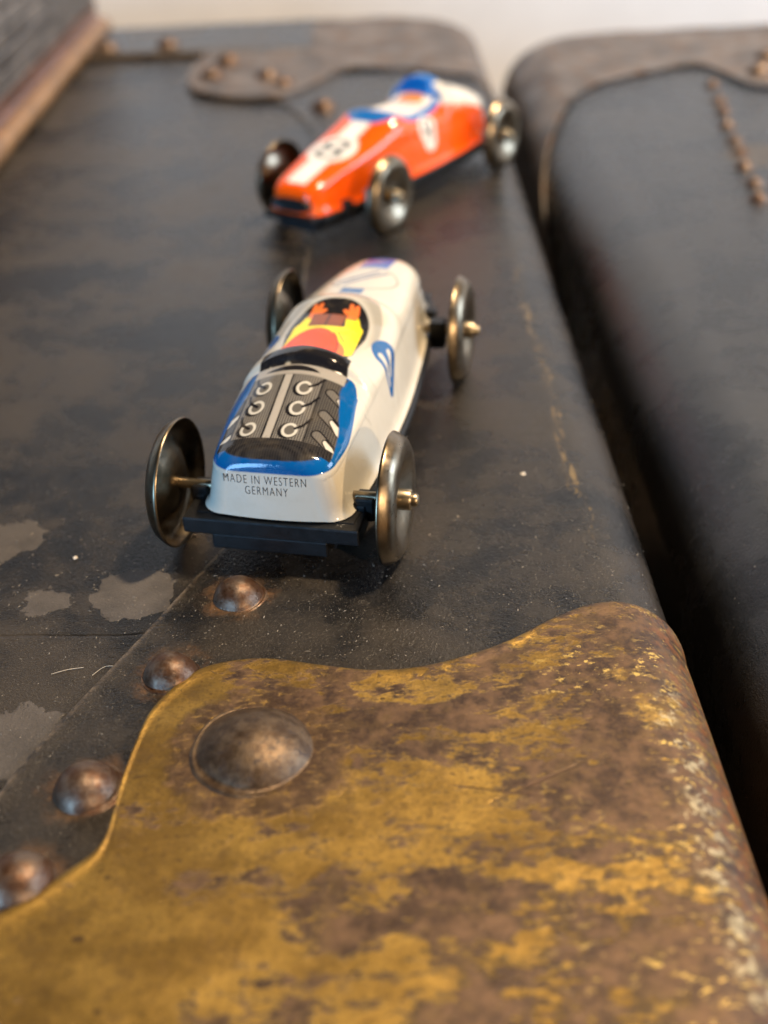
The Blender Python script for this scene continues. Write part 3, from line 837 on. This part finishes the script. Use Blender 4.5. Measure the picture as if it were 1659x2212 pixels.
def paint_orange(P):
    A = Art(P, ORANGE); l, s, z = A.l, A.s, A.z
    al = np.abs(l); zt = pchip(s, [-3.9, 2, 7.5, 30], [13.4, 16.0, 17.4, 17.4]); dz = zt - z
    g = half_tone(l * .5, s * .5, 1.1, 0.8)
    A.put(np.maximum(dz - 2.9, s - 9.2), np.array((0.58, 0.55, 0.48)), 0.15)
    for s0 in (6.0, 2.6, -0.6):
        for l0 in (-2.2, 2.2):
            A.put(np.abs(ell_sd(l, s, l0, s0, 1.1, 1.2)) - .25, (0.16, 0.16, 0.15), 0.12)
    A.put(np.maximum(np.abs(s - 8.2) - .5, al - 4), (0.14, 0.14, 0.15), 0.2)
    A.put(np.maximum(np.abs(dz - 3.0) - .4, s - 9.0), CREAM, 0.15)
    A.put(np.maximum.reduce([7.2 - s, s - 12.6, 14.9 - z]), CREAM, 0.15)
    blue = np.maximum(np.where(s > 20, sup_sd(l, s, 0, 20, 6.2, 11.4, 2.3), al - 6.2 + (20 - s) * .12), 11.9 - s)
    A.put(blue, (0.006, 0.12, 0.36), 0.12)
    A.put(np.maximum(np.where(s > 20, sup_sd(l, s, 0, 20, 4.7, 7.2, 2.3), al - 4.7 + (20 - s) * .1), 12.4 - s), (0.72, 0.66, 0.58), 0.12)
    A.put(ell_sd(l, s, 0, 14.4, 2.6, 2.4), (0.62, 0.22, 0.06), 0.2)
    A.put(np.maximum.reduce([np.abs(l) - 3.4, 8.3 - s, s - 12.9]), (0.005, 0.12, 0.40), 0.15)
    for sg in (1, -1):
        A.put(cap_sd(l * sg, s, 3.4, 15, 2.7, 21, .12), (0.3, 0.22, 0.2), 0.12)
    st = np.maximum.reduce([np.abs(l) - 2.0, 30.8 - s, s - 51.5]); A.put(st, (0.76, 0.70, 0.62), 0.12)
    ov = ell_sd(l, s, 0, 40.2, 4.4, 4.7); A.put(ov, (0.76, 0.70, 0.62), 0.12)
    for k in (-1, 1):      # figure 8, read from the nose
        A.put(np.abs(ell_sd(l, s, 0 + .0, 40.2 + 1.45 * k, 2.1, 1.45)) - .42, (0.06, 0.07, 0.065), 0.15)
    h = z + .6 * np.maximum(0, 7.4 - al); side = (al > 4.8).astype(float)
    dr = cap_sd(s, h, 20.0, 12.8, 19.8, 10.6, 2.7, 2.0); A.put(dr, (0.76, 0.70, 0.62), 0.12, mask=side)
    A.put(np.abs(ell_sd(s, h, 20.0, 13.3, 1.3, 1.25)) - .36, (0.06, 0.06, 0.06), 0.12, mask=side)
    A.put(cap_sd(s, h, 18.8, 13.2, 19.5, 10.4, .36), (0.06, 0.06, 0.06), 0.12, mask=side)
    return A.c

def make_body(name, ZT, painter, parent, NS, ns):
    G = body_grid(ZT, NS, ns)
    nu, nv = G.shape[:2]
    P = G.reshape(-1, 3)
    i = np.arange(nu - 1)[:, None] * nv + np.arange(nv - 1)[None]
    F = np.stack([i, i + 1, i + nv + 1, i + nv], -1).reshape(-1, 4)
    me = bpy.data.meshes.new(name)
    me.vertices.add(len(P)); me.vertices.foreach_set('co', (P * MM).ravel())
    me.loops.add(F.size); me.loops.foreach_set('vertex_index', F.ravel().astype(np.int32))
    me.polygons.add(len(F)); me.polygons.foreach_set('loop_start', np.arange(0, F.size, 4, dtype=np.int32))
    me.polygons.foreach_set('use_smooth', np.ones(len(F), bool))
    me.update(calc_edges=True); me.validate()
    col = painter(P)
    at = me.attributes.new('paint', 'FLOAT_COLOR', 'POINT')
    at.data.foreach_set('color', np.c_[col, np.ones(len(col))].ravel().astype(np.float32))
    if sum(p.normal.z for p in me.polygons) < 0:
        me.flip_normals()
    me.materials.append(paint_m)
    return link(bpy.data.objects.new(name, me), parent), G

def wheel_mesh(R):
    k = R / 6.7
    prof = [(0.62, 0.16), (1.3, 0.12), (2.0, 0.14), (2.7, 0.34), (3.4, 0.78), (4.1, 1.22), (4.8, 1.44), (5.5, 1.38), (6.05, 1.08), (6.4, 0.62), (6.6, 0.22), (6.72, 0.0), (6.74, -0.18), (6.64, -0.28),
            (6.48, -0.20), (6.36, 0.06), (6.15, 0.48), (5.85, 0.86), (5.4, 1.12), (4.8, 1.19), (4.2, 0.98), (3.5, 0.55), (2.8, 0.14), (2.1, -0.06), (1.3, -0.08), (0.62, -0.06), (0.62, 0.16)]
    V, F = lathe([(r * k, h) for r, h in prof], 72, 'x')
    return V, F

def make_car(name, loc, psi, label, ZT, painter, R, T, L, ks, NS, ns):
    """ks scales the body; the axles sit at s = 0 and s = L"""
    root = empty(name, (loc[0], loc[1], 0), -psi, label, 'toy car', 'tin toy race cars')
    body, G = make_body('body', ZT, painter, root, NS, ns)
    body.scale = (ks, ks, ks)
    parts = []
    # chassis: tray, sills that follow the body, bumper with a lower tongue, axle blocks
    ss = np.concatenate([np.linspace(-3.6, 46, 40), np.linspace(47, 52, 8)])
    wv = pchip(ss, [-3.9, 2, 10, 18, 32, 45, 53], [8.3, 8.8, 9.2, 9.3, 8.6, 7.2, 5.6])
    V = []
    for s_, w_ in zip(ss, wv):
        V += [(w_ - .25, s_, 5.78), (w_, s_, 5.5), (w_ - .1, s_, 4.5), (w_ - 1.6, s_, 4.3), (w_ - 2.2, s_, 2.6), (-w_ + 2.2, s_, 2.6), (-w_ + 1.6, s_, 4.3), (-w_ + .1, s_, 4.5), (-w_, s_, 5.5), (-w_ + .25, s_, 5.78)]
    F = [(a, d, c, b) for a, b, c, d in grid_faces(len(ss), 10, False, True)]
    F.append(tuple(range(10))); F.append(tuple(reversed(range((len(ss) - 1) * 10, len(ss) * 10))))
    tray = mesh_obj('chassis', V, F, plastic, root, True, 30)
    tray.scale = (ks, ks, ks)
    Vb, Fb = join_vf([box_vf(-9.3, 8.9, -4.9, 2.3, 3.95, 5.70, .16), box_vf(-6.4, 5.6, -4.82, -2.5, 2.3, 3.97, .14), box_vf(-9.1, -8.0, -1.3, 1.6, 5.6, 6.25, .15), box_vf(7.7, 8.75, -1.3, 1.6, 5.6, 6.25, .15)])
    bump = mesh_obj('bumper', Vb, Fb, plastic, root, False)
    bump.scale = (ks, ks, ks)
    for s_, b_ in ((0.0, 0.25), (L, 1.2)):
        Vx, Fx = join_vf([box_vf(-T / 2 + 1.6, -T / 2 + 3.4, s_ - 1.1, s_ + 1.1, 4.4, R + b_, .2), box_vf(T / 2 - 3.6, T / 2 - 1.6, s_ - 1.1, s_ + 1.1, 4.4, R + b_, .2)])
        mesh_obj('axle_bracket', Vx, Fx, plastic, root, False)
        Vx, Fx = lathe([(0, -T / 2 - .35), (.55, -T / 2 - .35), (.55, T / 2 + .35), (0, T / 2 + .35)], 16, 'x')
        ax = mesh_obj('axle', Vx, Fx, steel_m, root, True, 40)
        ax.location = (0, s_ * MM, R * MM)
    # front lip
    Vx, Fx = join_vf([box_vf(-5.2, 5.2, 51.9, 54.6, 4.9, 5.9, .3), box_vf(-7.4, 7.4, 45.2, 47.2, 4.2, 7.0, .3)])
    lip = mesh_obj('front_lip', Vx, Fx, plastic, root, False)
    lip.scale = (ks, ks, ks)
    # radiator mouth: a dark recess with a rim
    n = 40; V = []
    for j, (k, dy) in enumerate(((1.0, -1.0), (1.03, .2), (0.97, .5), (0.90, .5), (0.84, .40), (0.4, .38), (0.01, .38))):
        for a in np.linspace(0, 2 * math.pi, n, endpoint=False):
            V.append((k * 3.9 * math.copysign(abs(math.cos(a)) ** .75, math.cos(a)), 53.25 + dy, 7.4 + k * 1.15 * math.copysign(abs(math.sin(a)) ** .8, math.sin(a))))
    mouth = mesh_obj('radiator_mouth', V, grid_faces(7, n, False, True), plastic, root, True, 50)
    mouth.scale = (ks, ks, ks)
    Vw, Fw = wheel_mesh(R)
    Vp, Fp = lathe([(1.05, 0.05), (1.08, 0.3), (1.08, 1.9), (0.98, 2.05), (0.66, 2.1), (0.66, 2.5), (0.5, 2.7), (0, 2.75)], 20, 'x')
    for s_ in (0.0, L):
        for sg in (1, -1):
            wh = mesh_obj('wheel', Vw, Fw, wheel_m, root, True, 60)
            wh.location = (sg * T / 2 * MM, s_ * MM, R * MM)
            wh.rotation_euler = (random.uniform(0, 6), 0, (0 if sg > 0 else math.pi) + random.uniform(-.015, .015))
            hub = mesh_obj('hub_pin', Vp, Fp, steel_m, wh, True, 40)
    return root, body, G

white, wbody, WG = make_car('toy_race_car', (-10.035, 103.939), 0.244, 'cream tin toy racer with blue trim, printed engine and driver in yellow',
    ZT_WHITE, paint_white, 6.72, 22.4, 40.72, 1.0, 1.0, 380)
orange, obody, OG = make_car('toy_race_car', (16.6, 234.8), 3.743, 'orange-red tin toy racer with white nose stripe and blue windscreen',
    ZT_ORANGE, paint_orange, 6.55, 22.2, 39.0, 0.962, 0.5, 160)

# lettering on the tail
tail = WG[:56].reshape(-1, 3)
dg = bpy.context.evaluated_depsgraph_get
def letters(txt, width, height, lc, zc):
    cu = bpy.data.curves.new('lettering', 'FONT')
    cu.body = txt; cu.size = 1.0; cu.space_character = 1.22; cu.space_word = 0.9; cu.align_x = 'CENTER'; cu.resolution_u = 4; cu.offset = -0.014
    to = bpy.data.objects.new('lettering_tmp', cu); C.objects.link(to)
    me = bpy.data.meshes.new_from_object(to.evaluated_get(dg()))
    bpy.data.objects.remove(to); bpy.data.curves.remove(cu)
    co = np.array([v.co[:] for v in me.vertices])
    x0, x1, y0, y1 = co[:, 0].min(), co[:, 0].max(), co[:, 1].min(), co[:, 1].max()
    X = lc + (co[:, 0] - (x0 + x1) / 2) / (x1 - x0) * width
    Z = zc + (co[:, 1] - (y0 + y1) / 2) / (y1 - y0) * height
    out = []
    for a, b in zip(X, Z):
        d = (tail[:, 0] - a) ** 2 + (tail[:, 2] - b) ** 2
        k = np.argsort(d)[:4]; wt = 1 / (d[k] + 1e-4)
        out.append((a, (tail[k, 1] * wt).sum() / wt.sum() - 0.03, b))
    for v, c in zip(me.vertices, out):
        v.co = [q * MM for q in c]
    me.materials.append(ink); me.update()
    me.name = 'lettering'
    return link(bpy.data.objects.new('lettering', me), wbody)
letters('MADE IN WESTERN', 8.4, 0.88, -0.45, 10.25)
letters('GERMANY', 4.35, 0.88, -0.3, 9.1)

# ------------------------------------------------------------------ crumbs and lint
crumb_m = mat_plain('crumb', (0.62, 0.56, 0.47), 0.7, 0, 0.3, 3, 0.15)
def crumb(X, Y, r, label, z=0.0):
    V, F = lathe([(0, -r * .5), (r * .7, -r * .3), (r, 0), (r * .75, r * .4), (0, r * .6)], 9)
    V = np.array(V) * (1 + rng.normal(0, .13, (len(V), 3)))
    o = mesh_obj('crumb', V, F, crumb_m, None, False)
    o.location = (X * MM, Y * MM, (z + r * .35) * MM)
    o.rotation_euler = (0, 0, random.uniform(0, 6))
    tag(o, label, 'crumb')
crumb(15.7, 114.6, 0.40, 'largest pale crumb on the black trunk beside the cream racer', 0.4)
crumb(15.6, 117.2, 0.2, 'tiny pale crumb just beyond the largest crumb', 0.4)
crumb(-32.3, 103.6, 0.26, 'pale crumb on the black trunk beside the grey stains', 0.0)
crumb(6.4, 60.8, 0.24, 'pale crumb lying on the brass corner plate', 0.85)
crumb(-28.9, 70.2, 0.26, 'bluish white crumb beside a rivet near the trunk seam', 0.4)
lint_m = mat_plain('lint', (0.42, 0.36, 0.28), 0.8, 0, 0.0, 2, 0.1)
def lint(pts, r, label):
    p = catmull(pts, 26); V, F = [], []
    for i, c in enumerate(p):
        t = p[min(i + 1, 25)] - p[max(i - 1, 0)]; t /= np.linalg.norm(t)
        a = np.cross(t, (0, 0, 1)); a /= np.linalg.norm(a); b = np.cross(a, t)
        for k in range(5):
            V.append(c + r * (math.cos(k * 2 * math.pi / 5) * a + math.sin(k * 2 * math.pi / 5) * b) - p[0])
    F = grid_faces(26, 5, False, True)
    o = mesh_obj('lint_fibre', V, F, lint_m)
    o.location = [q * MM for q in p[0]]
    tag(o, label, 'lint')
lint([(-27.2, 84.5, .06), (-26.2, 85.6, .1), (-25.0, 85.2, .25), (-24.6, 84.0, .12), (-23.9, 83.6, .06)], 0.035, 'curled pale lint fibre lying beside the seam and rivets')
lint([(-31.0, 85.0, .06), (-29.6, 85.5, .07), (-28.2, 85.7, .06)], 0.035, 'short straight lint fibre on the black trunk lid')

# ------------------------------------------------------------------ loose dust: far too many grains to count
def dust(n):
    V, F = [], []
    g = 0
    while g < n:
        x = rng.uniform(-52, 24); y = rng.uniform(62, 150)
        keep = math.exp(-((y - 95) / 26) ** 2) * (0.45 + 0.55 * math.sin(x * .33 + 1.7 * math.sin(y * .21)) ** 2)
        if rng.uniform() > keep:
            continue
        if y < 92 and x > -26 and y < 84 + 0.4 * max(0, x):
            continue
        onb = x > np.interp(y, [68, 78, 88, 99, 108, 122, 150], [-33.8, -30.2, -25.5, -20.7, -17.5, -15.5, -14.6]) + .5
        z = (0.66 if onb else 0.01)
        r = 0.018 + 0.055 * rng.random() ** 4
        b = len(V)
        a0 = rng.uniform(0, 6.3); st = 1 + 3.5 * (rng.random() ** 4)
        for k in range(4):
            a = a0 + k * math.pi / 2
            rr = r * (st if k % 2 == 0 else 1) * rng.uniform(.7, 1.2)
            V.append((x + rr * math.cos(a), y + rr * math.sin(a), z + rng.uniform(0, .02)))
        V.append((x, y, z + r * rng.uniform(.5, 1.3)))
        F += [(b + k, b + (k + 1) % 4, b + 4) for k in range(4)]
        g += 1
    o = mesh_obj('dust', V, F, dust_m, None, False)
    o.rotation_euler = (0, 0, -PS1)
    tag(o, 'fine pale dust scattered over the black trunk lid', 'dust', kind='stuff')
dust_m = mat_plain('dust', (0.20, 0.175, 0.14), 0.6, 0, 0.0, 1.0, 0.5)
dust(5200)
